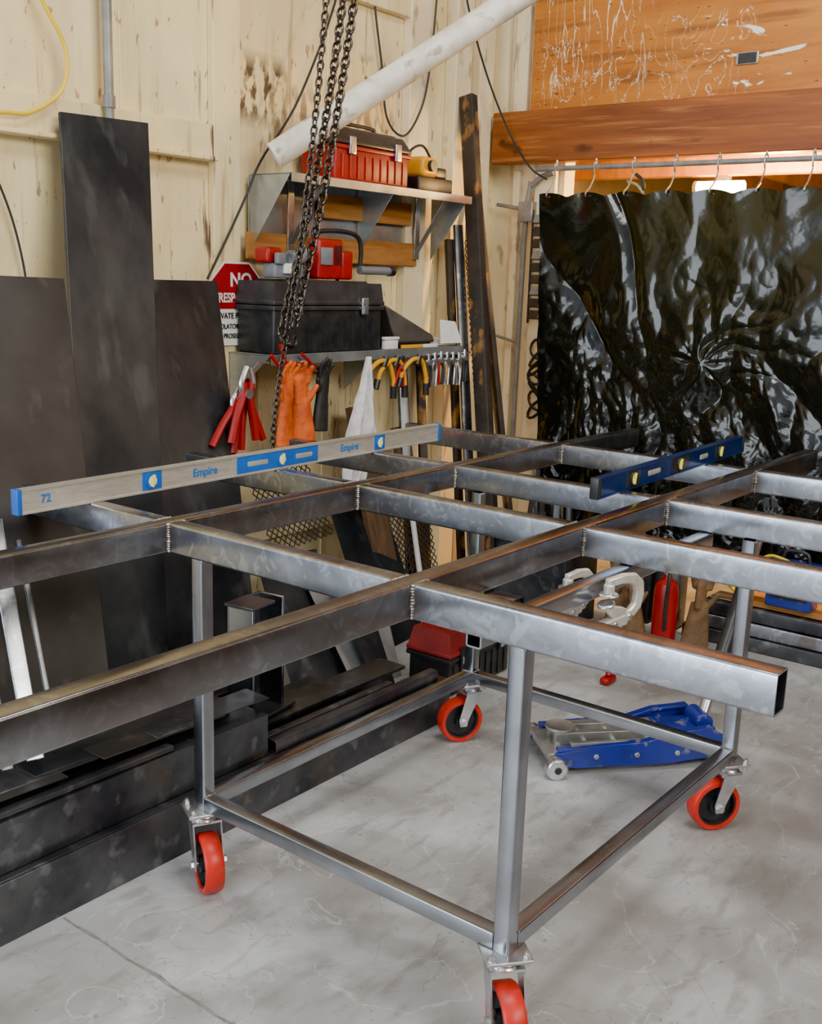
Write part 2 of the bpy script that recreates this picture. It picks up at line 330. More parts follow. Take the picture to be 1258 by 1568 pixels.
def caster(x,y,az,swing,k):
    b=MB(); R=.077; zt=zb
    T=Matrix.Translation((x,y,0))@Matrix.Rotation(radians(az),4,'Z')
    b.rbox((-.05,-.045,zt-.008),(.05,.045,zt-.0005),zinc,r=.002,T=T)
    for i in (-1,1):
        for j in (-1,1):
            p=T@V((i*.038,j*.034,zt)); b.cyl(p-V((0,0,.018)),p+V((0,0,.014)),.005,zinc,seg=10); b.cyl(p+V((0,0,0)),p+V((0,0,.008)),.009,zinc,seg=6)
    c=T@V((0,0,zt-.008)); b.lathe(c,(0,0,-1),[(0,0),(.034,0),(.038,.006),(.034,.012),(.030,.016),(.033,.02),(.028,.026),(0,.026)],zinc,seg=28)
    c=V((0,swing*.035,R))
    for s in (-1,1):
        poly=[V((s*.034,-.026,zt-.032)),V((s*.034,.026,zt-.032)),V((s*.034,c.y+.017,R+.01)),V((s*.034,c.y+.012,R-.014)),V((s*.034,c.y-.012,R-.014)),V((s*.034,c.y-.017,R+.01))]
        b.prism([T@p for p in poly],(T.to_3x3()@V((s*.004,0,0))),zinc)
    b.box((-.038,-.028,zt-.036),(.038,.028,zt-.030),zinc,T=T)
    ax=(T.to_3x3()@V((1,0,0))); C=T@c
    b.lathe(C,ax,[(.062,-.024),(R-.004,-.024),(R,-.018),(R,.018),(R-.004,.024),(.062,.024),(.060,.018),(.060,-.018),(.062,-.024)],redpu,seg=48)
    b.lathe(C,ax,[(.0615,-.020),(.056,-.020),(.053,-.008),(.024,-.008),(.022,-.024),(.010,-.026),(.0,-.026)],blk,seg=40)
    b.lathe(C,ax,[(.0615,.020),(.056,.020),(.053,.008),(.024,.008),(.022,.024),(.010,.026),(.0,.026)],blk,seg=40)
    b.cyl(C-ax*.045,C+ax*.045,.006,zinc,seg=10); b.cyl(C-ax*.046,C-ax*.038,.011,zinc,seg=6); b.cyl(C+ax*.038,C+ax*.046,.011,zinc,seg=6)
    return b.obj("caster_%d"%k,parent=table)
caster(xL-.0,yL,153,1,1); caster(xR,yL,238,-1,2); caster(xR,yN,232,-1,3); caster(xL,yN,140,1,4)

# ---------------------------------------------------------------- levels
def level(name,p0,L,ang,h,t,body,accent,vials,blues,holes,dark):
    b=MB(); T=Matrix.Translation(p0)@Matrix.Rotation(ang,4,'Z')
    w=t/2
    b.box((.012,-w,0),(L-.012,w,.005),body,T=T); b.box((.012,-w,h-.005),(L-.012,w,h),body,T=T)
    b.box((.012,-w*.72,.005),(L-.012,w*.72,h-.005),body,T=T)
    b.rbox((0,-w-.001,-.000),(.014,w+.001,h+.001),accent,r=.002,T=T); b.rbox((L-.014,-w-.001,0),(L,w+.001,h+.001),accent,r=.002,T=T)
    for a,c in blues: b.rbox((a,-w*.86,.006),(c,w*.86,h-.006),accent,r=.002,T=T)
    for a,c in holes: b.rbox((a,-w*.93,.020),(c,w*.93,h-.020),dark,r=.008,T=T)
    for v in vials:
        C=T@V((v,0,h/2)); ax=T.to_3x3()@V((0,1,0))
        b.lathe(C,ax,[(0,-w*.98),(.014,-w*.98),(.016,-w*1.1),(.024,-w*1.1),(.025,-w*.8),(.025,w*.8),(.024,w*1.1),(.016,w*1.1),(.014,w*.98),(0,w*.98)],accent if body!=navy else blk,seg=32)
        b.lathe(C,ax,[(0,-w*1.02),(.0165,-w*1.02),(.0165,w*1.02),(0,w*1.02)],whitep if body!=navy else vial,seg=28)
        b.cyl(T@V((v-.004,-w*1.15,h/2-.017)),T@V((v+.004,-w*1.15,h/2+.017)),.0055,vial,seg=10)
    return b.obj(name),T
lv,T=level("spirit_level",(1.45,2.352,ZT+.0005),1.85,radians(2.0),.064,.026,alu,bluep,[.43,.96,1.47],[(.395,.465),(.76,1.135),(1.44,1.50)],[(.80,.90),(1.02,1.11)],alu)
text("Empire",T@V((.63,-.0102,.032)),.034,bluetext,lv,(radians(90),0,radians(2)),"print_1",bold=.0006)
text("Empire",T@V((1.30,-.0102,.032)),.034,bluetext,lv,(radians(90),0,radians(2)),"print_2",bold=.0006)
text("72",T@V((.085,-.0102,.032)),.030,bluetext,lv,(radians(90),0,radians(2)),"print_3",bold=.0006)
lv2,T=level("spirit_level",(2.715,1.425,ZT+.0005),1.25,radians(2.2),.062,.026,navy,blk,[.25,.62,1.0],[(.02,.03),(.20,.30),(.55,.70),(.95,1.05)],[(.36,.46),(.80,.88)],alu)

# ---------------------------------------------------------------- locking clamps under the frame
castp=M("clamp_cast_paint",(.80,.78,.70),(.50,.47,.40),rough=.32,metal=.5,scale=20)
def clamp(x,y,z,s,name,rot=0):
    b=MB(); T=Matrix.Translation((x,y,z))@Matrix.Rotation(rot,4,'Z')@Matrix.Scale(s,4)
    arm=[(-.06,.078),(.02,.088),(.08,.082),(.118,.05),(.125,0),(.112,-.05),(.08,-.078),(.03,-.085),(.03,-.052),(.060,-.048),(.080,-.03),(.085,.01),(.075,.034),(.055,.048),(.01,.052),(-.06,.048)]
    b.prism([T@V((px,-.013,pz)) for px,pz in arm],T.to_3x3()@V((0,.026,0)),castp)
    b.cyl(T@V((-.048,0,.058)),T@V((-.048,0,.020)),.013,castp,seg=14); b.cyl(T@V((-.048,0,.024)),T@V((-.048,0,.012)),.024,zinc,seg=20)
    h0=[(.06,-.055),(.02,-.035),(-.05,-.02),(-.062,-.035),(-.03,-.07),(.03,-.095)]
    b.prism([T@V((px,-.012,pz)) for px,pz in h0],T.to_3x3()@V((0,.024,0)),castp); b.cyl(T@V((-.056,0,-.024)),T@V((-.060,0,-.010)),.022,zinc,seg=18)
    h1=[(.06,-.06),(.04,-.105),(-.05,-.115),(-.15,-.135),(-.22,-.16),(-.225,-.125),(-.15,-.092),(-.05,-.075)]
    b.prism([T@V((px,-.018,pz)) for px,pz in h1],T.to_3x3()@V((0,.036,0)),castp)
    h2=[(.03,-.115),(-.04,-.145),(-.13,-.18),(-.20,-.215),(-.205,-.190),(-.13,-.150),(-.04,-.115),(.02,-.10)]
    b.prism([T@V((px,-.012,pz)) for px,pz in h2],T.to_3x3()@V((0,.024,0)),castp)
    b.cyl(T@V((-.215,0,-.142)),T@V((-.26,0,-.152)),.012,zinc,seg=14); b.cyl(T@V((-.26,0,-.152)),T@V((-.275,0,-.155)),.018,zinc,seg=14)
    for q in ((.05,-.075),(-.02,-.095)): b.cyl(T@V((q[0],-.022,q[1])),T@V((q[0],.022,q[1])),.009,zinc,seg=12)
    return b.obj(name,bevel=.004)
clamp(2.235,1.09,.835,.66,"locking_clamp",rot=-.3); clamp(2.25,1.215,.825,.58,"locking_clamp",rot=-.15)

# ---------------------------------------------------------------- steel stack + plates on the left
XS=.45
b=MB()
def chan(p0,x1,w,h,m,open_dir,t=.012):
    x0,y0,z0=p0
    if open_dir=='back':
        b.box((x0,y0,z0),(x1,y0+t,z0+h),m); b.box((x0,y0+t,z0),(x1,y0+w,z0+t),m); b.box((x0,y0+t,z0+h-t),(x1,y0+w,z0+h),m)
    else:
        b.box((x0,y0+w-t,z0),(x1,y0+w,z0+h),m); b.box((x0,y0,z0),(x1,y0+w-t,z0+t),m); b.box((x0,y0,z0+h-t),(x1,y0+w-t,z0+h),m)
chan((XS,2.085,0),2.98,.10,.155,darksteel,'back')
chan((XS,2.12,.157),2.10,.10,.13,darksteel,'back')
chan((XS,2.23,0),2.90,.12,.19,darksteel,'front')
chan((XS,2.23,.192),2.05,.12,.12,darksteel,'front')
b.rtube((2.12,2.125,.176),(2.93,2.125,.176),.04,.04,darksteel)
b.rtube((2.12,2.18,.172),(2.75,2.18,.172),.03,.03,darksteel)
for i,(y,z,l) in enumerate(((2.41,.055,2.75),(2.52,.055,2.75),(2.41,.165,2.05),(2.52,.165,2.5),(2.41,.27,1.95),(2.52,.27,2.0))): b.rtube((XS,y,z),(l,y,z),.10,.10,darksteel,rad=.008)
for i in range(7):
    x0=.7+i*.17; y0=2.14+random.uniform(0,.12); b.slab([(x0,y0,.313+.002*i),(x0+.4,y0-.02,.313+.002*i),(x0+.4,y0+.08,.315+.002*i),(x0,y0+.09,.315+.002*i)],.004,[darksteel,plate,plateb][i%3])
b.rtube((.6,2.15,.297),(1.75,2.14,.297),.03,.015,darksteel,rad=.003,t=.003)
b.cyl((1.42,2.1185,.225),(1.42,2.1205,.225),.009,blk)
b.obj("steel_beam_stack",bevel=.003)
b=MB(); b.slab([(1.25,2.44,.330),(1.78,2.44,.330),(2.00,2.92,1.52),(1.46,2.92,1.53)],.012,plateb); b.obj("leaning_steel_plate",bevel=.002)
b=MB(); b.slab([(1.864,2.66,.02),(2.170,2.66,.02),(2.578,3.225,2.065),(2.215,3.225,2.055)],.012,plate); b.obj("leaning_steel_plate",bevel=.002)
b=MB(); b.slab([(2.2,2.72,.01),(2.66,2.72,.01),(2.91,3.24,1.52),(2.48,3.24,1.52)],.012,plate); b.obj("leaning_steel_plate",bevel=.002)
b=MB()
for (p,q,s) in (((1.41,2.25,.345),(1.50,2.54,.90),.045),((1.335,2.25,.345),(1.41,2.54,.90),.03),((1.49,2.27,.345),(1.56,2.52,.84),.018)):
    b.rtube(p,q,s,s*.6,darksteel if s<.04 else steel,rad=.004,t=.003)
b.obj("leaning_steel_bars")
b=MB(); T=Matrix.Translation((2.17,2.28,.197))@Matrix.Rotation(radians(8),4,'Z')
b.box((0,-.02,0),(.010,.08,.37),steel2,T=T); b.box((.0,.07,0),(.16,.08,.37),darksteel,T=T); b.box((.15,-.02,0),(.160,.08,.37),steel2,T=T); b.box((-.02,-.04,-.002),(.20,.09,.008),darksteel,T=T); b.box((-.015,-.03,.362),(.10,.08,.372),darksteel,T=T)
b.obj("steel_channel_offcut",bevel=.002)
b=MB()
b.slab([(2.72,2.60,.0),(3.05,2.62,.0),(3.25,3.0,.42),(2.85,2.95,.46)],.004,darksteel); b.slab([(2.95,2.5,.0),(3.2,2.48,.0),(3.42,2.8,.32),(3.06,2.9,.36)],.003,galv)
b.slab([(3.0,2.44,.0),(3.1,2.43,.0),(3.25,2.75,.36),(3.1,2.78,.38)],.003,plate); b.slab([(3.3,2.7,.0),(3.7,2.75,.0),(3.8,3.1,.55),(3.4,3.08,.60)],.005,plate)
b.obj("leaning_sheet_offcuts")
b=MB(); b.slab([(3.52,2.85,0),(3.68,2.85,0),(3.80,3.2,.95),(3.65,3.2,.97)],.03,M("stained_plank",(.15,.085,.045),(.07,.045,.03),rough=.7,scale=6,stretch=(6,1,1))); b.slab([(3.85,2.9,0),(3.98,2.9,0),(4.1,3.2,.85),(3.98,3.2,.85)],.02,b.mats[0]); b.obj("leaning_plank")
b=MB()
def mesh_sheet(o,u,v,nu,nv,m):
    o=V(o);u=V(u);v=V(v)
    for i in range(nu):
        for j in range(nv):
            for a,c in (((0,.5),(.5,0)),((.5,0),(1,.5)),((1,.5),(.5,1)),((.5,1),(0,.5))):
                p=o+u*((i+a[0])/nu)+v*((j+a[1])/nv); q=o+u*((i+c[0])/nu)+v*((j+c[1])/nv); b.cyl(p,q,.0026,m,seg=4,cap=False)
meshm=M("expanded_mesh_steel",(.09,.085,.08),(.05,.045,.04),rough=.5,metal=.6,scale=20)
mesh_sheet((2.95,2.95,.46),(.38,.02,.02),(.06,.24,.32),11,11,meshm); mesh_sheet((3.72,2.88,.08),(.30,.0,0),(.05,.2,.62),9,20,meshm)
b.obj("expanded_metal_mesh",smooth=False)

# ---------------------------------------------------------------- wall shelves
b=MB(); zs=1.945
b.box((3.115,3.03,zs-.003),(4.335,3.264,zs),galv); b.box((3.115,3.026,zs-.035),(4.335,3.030,zs),galv)
for x in (3.118,3.78,4.330): b.prism([(x,3.264,zs-.004),(x,3.04,zs-.004),(x,3.260,zs-.30)],(.003,0,0),galv)
for x in (3.30,4.16):
    b.box((x,3.225,zs-.30),(x+.035,3.232,zs-.004),zinc); b.slab([(x,3.225,zs-.26),(x+.035,3.225,zs-.26),(x+.035,3.05,zs-.01),(x,3.05,zs-.01)],.003,galv)
b.box((3.08,3.235,1.615),(4.19,3.249,1.72),wood); b.box((3.5,3.235,1.80),(4.14,3.249,1.90),wood)
b.box((3.12,3.270,1.66),(4.11,3.275,1.94),galv)
b.obj("wall_shelf",bevel=.001)
b=MB(); zl=1.245
b.box((3.0,3.02,zl-.003),(4.30,3.262,zl),galv); b.box((3.0,3.016,zl-.04),(4.30,3.020,zl),galv)
for x in (3.003,3.70,4.295): b.prism([(x,3.26,zl-.004),(x,3.03,zl-.004),(x,3.258,zl-.20)],(.003,0,0),galv)
b.obj("wall_shelf",bevel=.001)
def toolbox(name,lo,hi,body,lid,latch,handle,lidh=.3,topin=.02,rim=None):
    b=MB(); x0,y0,z0=lo;x1,y1,z1=hi; h=z1-z0; zl_=z1-h*lidh; rim=rim or body
    b.rbox((x0+.01,y0+.01,z0),(x1-.01,y1-.01,zl_),body,r=.008)
    b.rbox((x0,y0,zl_-.022),(x1,y1,zl_-.004),rim,r=.004); b.rbox((x0,y0,zl_-.001),(x1,y1,zl_+.016),lid,r=.004)
    a=[(x0+.004,y0+.004,zl_+.012),(x1-.004,y0+.004,zl_+.012),(x1-.004,y1-.004,zl_+.012),(x0+.004,y1-.004,zl_+.012)]
    c=[(x0+topin,y0+topin,z1),(x1-topin,y0+topin,z1),(x1-topin,y1-topin,z1),(x0+topin,y1-topin,z1)]
    b.add(a+c,[(0,3,2,1),(4,5,6,7),(0,1,5,4),(1,2,6,5),(2,3,7,6),(3,0,4,7)],lid)
    xm=(x0+x1)/2; b.rbox((xm-(x1-x0)*.36,y0+topin+.01,z1-.004),(xm+(x1-x0)*.36,y1-topin-.01,z1+.008),lid,r=.003)
    for t in (.2,.8) if x1-x0>.3 else (.5,):
        x=x0+(x1-x0)*t; b.rbox((x-.020,y0-.008,zl_-.040),(x+.020,y0+.002,zl_+.030),latch,r=.003); b.box((x-.012,y0-.011,zl_-.034),(x+.012,y0-.007,zl_-.005),zinc)
    for k in range(9): x=x0+(x1-x0)*(.1+.1*k); b.box((x-.004,y0+.005,z0+.01),(x+.004,y0+.0105,zl_-.04),body)
    ym=(y0+y1)/2; w=(x1-x0)*.22
    b.tube(crv([(xm-w,ym,z1-.004),(xm-w,ym,z1+.02),(xm-w*.8,ym,z1+.032),(xm+w*.8,ym,z1+.032),(xm+w,ym,z1+.02),(xm+w,ym,z1-.004)],6),.008,handle,seg=8)
    return b.obj(name,bevel=.002)
toolbox("red_toolbox",(3.38,3.04,zs+.001),(3.88,3.25,2.15),redp,lidm,zinc,blk,lidh=.30,topin=.03)
b=MB()
b.rbox((3.96,3.06,zs+.001),(4.22,3.23,2.01),blk,r=.006); b.rbox((4.0,3.07,2.011),(4.12,3.2,2.10),yel,r=.02); b.rbox((4.11,3.08,2.011),(4.20,3.19,2.06),blk,r=.01); b.cyl((4.06,3.05,2.06),(4.06,3.09,2.06),.025,blk)
b.tube(crv([(3.93,3.15,1.97),(3.95,3.12,2.1),(4.05,3.12,2.15),(4.15,3.14,2.10),(4.24,3.15,1.99)],6),.006,blk,seg=8)
b.obj("yellow_power_tool")
toolbox("black_toolbox",(3.02,3.025,zl+.001),(3.70,3.25,1.53),blk,lidm,zinc,lidm,lidh=.32,topin=.012,rim=lidm)
b=MB(); grey=M("grey_tool_plastic",(.22,.24,.26),(.16,.17,.19),rough=.4,scale=15)
b.rbox((3.05,3.05,1.541),(3.22,3.125,1.60),grey,r=.012); b.rbox((3.03,3.07,1.60),(3.11,3.15,1.66),redp,r=.012); b.cyl((3.13,3.04,1.61),(3.20,3.04,1.64),.03,grey); b.cyl((3.12,3.06,1.60),(3.19,3.10,1.62),.035,grey)
b.rbox((3.05,3.035,1.595),(3.10,3.06,1.64),grey,r=.008); b.rbox((3.09,3.03,1.56),(3.17,3.05,1.60),whitep,r=.004)
b.obj("grey_power_tool")
b=MB(); b.rbox((3.30,3.05,1.543),(3.45,3.12,1.705),redp,r=.012); b.rbox((3.31,3.044,1.60),(3.38,3.052,1.67),grey,r=.003); b.rbox((3.45,3.055,1.543),(3.52,3.12,1.66),redp,r=.01)
for k in range(4): b.box((3.395+.012*k,3.047,1.60),(3.400+.012*k,3.052,1.68),blk)
b.tube(crv([(3.33,3.10,1.70),(3.36,3.10,1.735),(3.52,3.10,1.74),(3.60,3.10,1.72),(3.62,3.10,1.66),(3.61,3.10,1.58)],8),.010,blk,seg=10)
b.cyl((3.60,3.09,1.585),(3.80,3.09,1.585),.018,grey); b.cyl((3.80,3.09,1.585),(3.83,3.09,1.585),.022,blk)
b.obj("red_power_tool")
b=MB(); hood=M("worn_dark_hood",(.06,.05,.042),(.10,.09,.08),rough=.5,scale=8)
vs=[(3.83,3.05,1.265),(4.12,3.05,1.265),(4.12,3.22,1.265),(3.83,3.22,1.265),(3.74,3.05,1.44),(4.10,3.05,1.30),(4.10,3.22,1.32),(3.74,3.22,1.45)]
b.add(vs,[(0,3,2,1),(4,5,6,7),(0,1,5,4),(1,2,6,5),(2,3,7,6),(3,0,4,7)],hood); b.box((3.83,3.06,zl+.001),(4.1,3.21,1.28),blk)
b.obj("welding_hood",bevel=.012)
b=MB(); b.slab([(4.13,3.03,1.26),(4.29,3.02,1.26),(4.27,3.05,1.36),(4.16,3.06,1.37)],.002,whitep); b.slab([(4.15,3.05,1.25),(4.29,3.05,1.25),(4.29,3.2,1.28),(4.15,3.2,1.28)],.003,whitep); b.obj("paper_sheets")
b=MB(); b.rbox((3.715,3.022,zl+.001),(3.80,3.05,1.285),whitep,r=.003); b.rbox((3.71,3.022,1.287),(3.81,3.048,1.30),whitep,r=.003); b.rbox((3.83,3.022,zl+.001),(3.98,3.034,1.262),yel,r=.002); b.rbox((3.99,3.022,zl+.001),(4.1,3.032,1.262),whitep,r=.002); b.obj("small_parts_boxes")

b=MB(); c=V((3.035,3.256,1.435)); R=.165
def octo(y,r): return [(c.x+r/cos(pi/8)*cos(pi/8+k*pi/4),y,c.z+r/cos(pi/8)*sin(pi/8+k*pi/4)) for k in range(8)]
b.prism(octo(3.250,R),(0,.003,0),signw)
o=octo(3.2485,R-.008); zsp=c.z-.02
top=[p for p in o if p[2]>zsp]; xl=min(p[0] for p in o); xr=max(p[0] for p in o)
top.sort(key=lambda p:atan2(p[2]-c.z,p[0]-c.x)); b.prism(top+[(xl,3.2485,zsp),(xr,3.2485,zsp)],(0,.002,0),signr)
sg=b.obj("no_trespassing_sign",smooth=False)
r90=(radians(90),0,0)
text("NO",(c.x+.02,3.2475,c.z+.092),.075,signt,sg,r90,"text_1",bold=.002)
text("TRESPASSING",(c.x,3.2475,c.z+.022),.052,signt,sg,r90,"text_2",sx=.80,bold=.0012)
text("PRIVATE PROPERTY",(c.x,3.2475,c.z-.048),.032,signk,sg,r90,"text_3",sx=.92,bold=.0006)
text("VIOLATORS WILL BE",(c.x,3.2475,c.z-.090),.027,signk,sg,r90,"text_4",sx=.9,bold=.0005)
text("PROSECUTED",(c.x,3.2475,c.z-.128),.027,signk,sg,r90,"text_5",sx=.9,bold=.0005)

# ---------------------------------------------------------------- gloves etc hanging
def glove(name,x,y,z,s,m,rot=0,flip=1,tilt=0):
    b=MB(); T=Matrix.Translation((x,y,z))@Matrix.Rotation(rot,4,'Z')@Matrix.Rotation(tilt,4,'Y')@Matrix.Scale(s,4)
    def cap(p,q,r,r2):
        p=V(p);q=V(q); n=7
        for i in range(n):
            t=i/(n-1); b.ball(T@p.lerp(q,t),s*(r+(r2-r)*t),m,seg=10)
    n=16; vs=[]; pr=[(-.20,.062,.030),(-.13,.056,.028),(-.06,.046,.026),(0,.040,.022)]
    for zz,a,c in pr:
        for k in range(n): vs.append(T@V((a*cos(2*pi*k/n),c*sin(2*pi*k/n),zz)))
    fs=[(i*n+k,i*n+(k+1)%n,(i+1)*n+(k+1)%n,(i+1)*n+k) for i in range(3) for k in range(n)]+[tuple(range(n))[::-1],tuple(range(3*n,4*n))]
    b.add(vs,fs,m)
    for i in range(6):
        t=i/5; b.ball(T@V((0,0,-.01+.09*t)),s*.043,m,sc=(1,.5,.6),seg=14)
    for i,(fx,l,k) in enumerate(((-.033,.065,-.12),(-.011,.08,-.03),(.012,.075,.04),(.033,.055,.14))):
        cap((fx*flip,0,.07),((fx+k*l)*flip,-.008,.07+l*.6),.0125,.012); cap(((fx+k*l)*flip,-.008,.07+l*.6),((fx+1.4*k*l)*flip,-.026,.07+l),.012,.0105)
    cap((-.04*flip,0,.0),(-.068*flip,-.012,.05),.0145,.012)
    ob=b.obj(name); r=ob.modifiers.new("fuse","REMESH"); r.mode='VOXEL'; r.voxel_size=.005; r.use_smooth_shade=True
    sm=ob.modifiers.new("soft","SMOOTH"); sm.iterations=4; sm.factor=.5
    return ob
glove("leather_work_glove",3.03,2.97,1.08,.95,orange,rot=.3,tilt=.08); glove("leather_work_glove",3.125,2.975,1.07,.95,orange,rot=-.4,flip=-1,tilt=-.05)
glove("black_work_glove",3.25,2.975,1.10,.85,blkm,rot=.2,tilt=.1)
def spring_clamp(b,x,y,z,s,ang,m,tip):
    T=Matrix.Translation((x,y,z))@Matrix.Rotation(ang,4,'Y')@Matrix.Scale(s,4)
    b.tube([T@p for p in crv([(-.015,0,.03),(-.012,0,0),(-.03,0,-.06),(-.045,0,-.14)],6)],.012*s,m,seg=8)
    b.tube([T@p for p in crv([(.015,0,.03),(.012,0,0),(.03,0,-.06),(.05,0,-.13)],6)],.012*s,m,seg=8)
    b.tube([T@p for p in crv([(-.012,0,.0),(-.022,0,.03),(-.006,0,.075)],6)],.009*s,tip,seg=8)
    b.tube([T@p for p in crv([(.012,0,.0),(.022,0,.03),(.006,0,.075)],6)],.009*s,tip,seg=8)
    b.cyl(T@V((0,-.014,0)),T@V((0,.014,0)),.014*s,zinc,seg=14)
b=MB(); spring_clamp(b,2.83,2.98,1.11,1.35,.10,redp,zinc); spring_clamp(b,2.87,3.02,1.07,1.25,-.15,redp,redp); spring_clamp(b,2.80,3.01,1.05,1.2,.42,redp,zinc)
b.tube([(2.85,3.01,1.16),(2.93,3.02,1.22),(3.01,3.03,1.215)],.004,zinc); b.obj("red_spring_clamp")
b=MB(); spring_clamp(b,3.20,2.985,1.19,.6,2.0,redp,blk); spring_clamp(b,3.04,2.985,1.19,.7,2.6,redp,zinc); spring_clamp(b,3.12,2.98,1.205,.55,1.4,redp,zinc); b.obj("red_pliers")
b=MB()
for x in (3.66,3.74,3.90):
    b.tube(crv([(x-.12,2.99,1.11),(x-.10,2.985,1.16),(x-.04,2.98,1.20),(x+.03,2.985,1.19),(x+.07,2.99,1.12),(x+.075,2.99,1.07)],7),.010,yel,seg=8)
    b.cyl((x-.118,2.99,1.12),(x-.132,2.99,1.08),.015,blk,seg=12); b.cyl((x+.075,2.99,1.085),(x+.076,2.99,1.03),.015,blk,seg=12); b.cyl((x-.01,2.985,1.175),(x+.01,2.985,1.215),.016,blk,seg=12)
spring_clamp(b,3.78,2.985,1.17,.65,.2,redp,blk)
b.obj("yellow_bar_clamp")
b=MB()
for i in range(7):
    x=3.99+i*.048; dz=random.uniform(-.02,.01)
    b.tube(crv([(x-.008,2.99,1.19+dz),(x-.018,2.99,1.16+dz),(x-.010,2.99,1.08+dz)],6),.0065,[blk,zinc,redp,zinc,blk,zinc,blk][i],seg=8)
    b.tube(crv([(x+.008,2.99,1.19+dz),(x+.018,2.99,1.16+dz),(x+.012,2.99,1.08+dz)],6),.0065,[blk,zinc,blk,zinc,zinc,zinc,blk][i],seg=8)
    b.cyl((x,2.98,1.195+dz),(x,3.0,1.195+dz),.014,zinc,seg=14); b.tube([(x,2.99,1.195+dz),(x,2.99,1.235+dz)],.007,zinc,seg=8)
b.tube([(3.9,2.995,1.215),(4.33,2.995,1.215)],.004,zinc)
b.obj("hanging_pliers")
b=MB(); nu,nv=20,50; vs=[]
for j in range(nv+1):
    t=j/nv; w=.014+.085*min(1,t*1.9)-(.06*max(0,t-.55)*2); z=1.225-.62*t; cx=3.53-.04*t-.06*max(0,t-.5)*2
    for i in range(nu+1):
        s=i/nu*2-1; vs.append((cx+s*w,2.965+.014*sin(s*7+t*3)*(.4+t)+.008*noise.noise(V((s*3,t*8,0))),z+.03*sin(s*5)*t))
b.add(vs,[(j*(nu+1)+i,j*(nu+1)+i+1,(j+1)*(nu+1)+i+1,(j+1)*(nu+1)+i) for j in range(nv) for i in range(nu)],cloth)
o=b.obj("hanging_rag",angle=180); sd=o.modifiers.new("thick","SOLIDIFY"); sd.thickness=.003
# ---------------------------------------------------------------- chain hoist
b=MB()
def link(c,d,side,L,W_,r,m):
    c=V(c);d=V(d).normalized(); side=(side-d*side.dot(d)).normalized(); pts=[]
    h=L/2-W_/2
    for k in range(6): a=pi*k/5; pts.append(c+d*(h+sin(a)*W_/2)+side*(cos(a)*W_/2))
    for k in range(6): a=pi+pi*k/5; pts.append(c+d*(-h+sin(a)*W_/2)+side*(cos(a)*W_/2))
    b.tube(pts,r,m,seg=6,closed=True)
def chain(pts,L,W_,r,m):
    P=crv(pts,30); cum=[0]
    for i in range(1,len(P)): cum.append(cum[-1]+(P[i]-P[i-1]).length)
    step=L-2*r*1.15; n=int(cum[-1]/step); k=0
    for i in range(n):
        s=i*step
        while k<len(cum)-2 and cum[k+1]<s: k+=1
        t=(s-cum[k])/(cum[k+1]-cum[k]); p=P[k].lerp(P[k+1],t); d=P[k+1]-P[k]
        a=V((1,.2,0)) if i%2 else V((-.2,1,0)); link(p,d,a,L,W_,r,m)
chain([(3.04,2.7,3.68),(2.94,2.7,2.49),(2.84,2.7,1.75),(2.755,2.7,1.34)],.036,.022,.0038,chainm)
chain([(3.30,2.72,3.68),(3.085,2.7,2.51),(2.93,2.69,1.85),(2.80,2.69,1.42),(2.79,2.69,1.36)],.042,.028,.005,chainm)
chain([(3.25,2.76,3.68),(3.06,2.74,2.45),(2.90,2.73,1.80),(2.77,2.72,1.42),(2.75,2.71,1.34),(2.785,2.7,1.31),(2.81,2.70,1.37)],.042,.028,.005,chainm)
chain([(2.755,2.7,1.33),(2.73,2.7,1.22),(2.70,2.7,1.05),(2.68,2.7,.80)],.030,.019,.0032,chainm)
b.obj("hoist_chain")
b=MB(); p0=V((3.13,3.14,2.01)); p1=V((4.35,1.97,3.15)); d=(p1-p0).normalized(); r=.052
b.cyl(p0,p1,r,whitepvc,seg=40,cap=False); b.cyl(p0,p1,r-.005,whitepvc,seg=40,cap=False)
x,y=b.frame(d); n=40
vs=[p0+(x*cos(2*pi*k/n)+y*sin(2*pi*k/n))*rr for rr in (r,r-.005) for k in range(n)]
b.add(vs,[(k,(k+1)%n,n+(k+1)%n,n+k) for k in range(n)],whitepvc); b.obj("white_pvc_pipe")
def wireobj(name,pts,r,m,extra=None):
    b=MB(); b.tube(crv(pts,14),r,m,seg=8)
    if extra: extra(b)
    return b.obj(name)
wireobj("yellow_extension_cord",[(2.13,3.24,2.60),(2.17,3.24,2.42),(2.26,3.235,2.26),(2.24,3.235,2.13),(2.12,3.23,2.045),(2.02,3.225,2.03),(1.96,3.225,2.02),(1.93,3.23,1.98)],.007,yelcord,lambda b:(b.cyl((1.965,3.222,2.035),(1.99,3.222,2.01),.012,whitep)))
wireobj("black_cable",[(1.94,3.27,1.93),(1.99,3.27,1.87),(2.06,3.27,1.70),(2.10,3.27,1.50),(2.10,3.27,1.3)],.004,wire)
wireobj("black_cable",[(3.62,3.24,3.0),(3.60,3.24,2.72),(3.36,3.23,2.26),(3.14,3.22,2.0),(3.06,3.22,1.86),(2.98,3.24,1.70),(2.87,3.24,1.53)],.005,wire)
wireobj("black_cable",[(3.86,3.27,3.0),(3.87,3.27,2.76),(3.93,3.27,2.5),(3.98,3.27,2.27),(4.07,3.24,2.20),(4.18,3.235,2.32),(4.24,3.235,2.5),(4.28,3.235,2.85),(4.29,3.235,3.2)],.005,wire)
wireobj("black_cable",[(4.40,3.20,3.1),(4.46,3.19,2.85),(4.62,3.17,2.55),(4.75,3.10,2.28),(4.76,2.98,2.12),(4.80,2.90,2.06)],.005,wire)
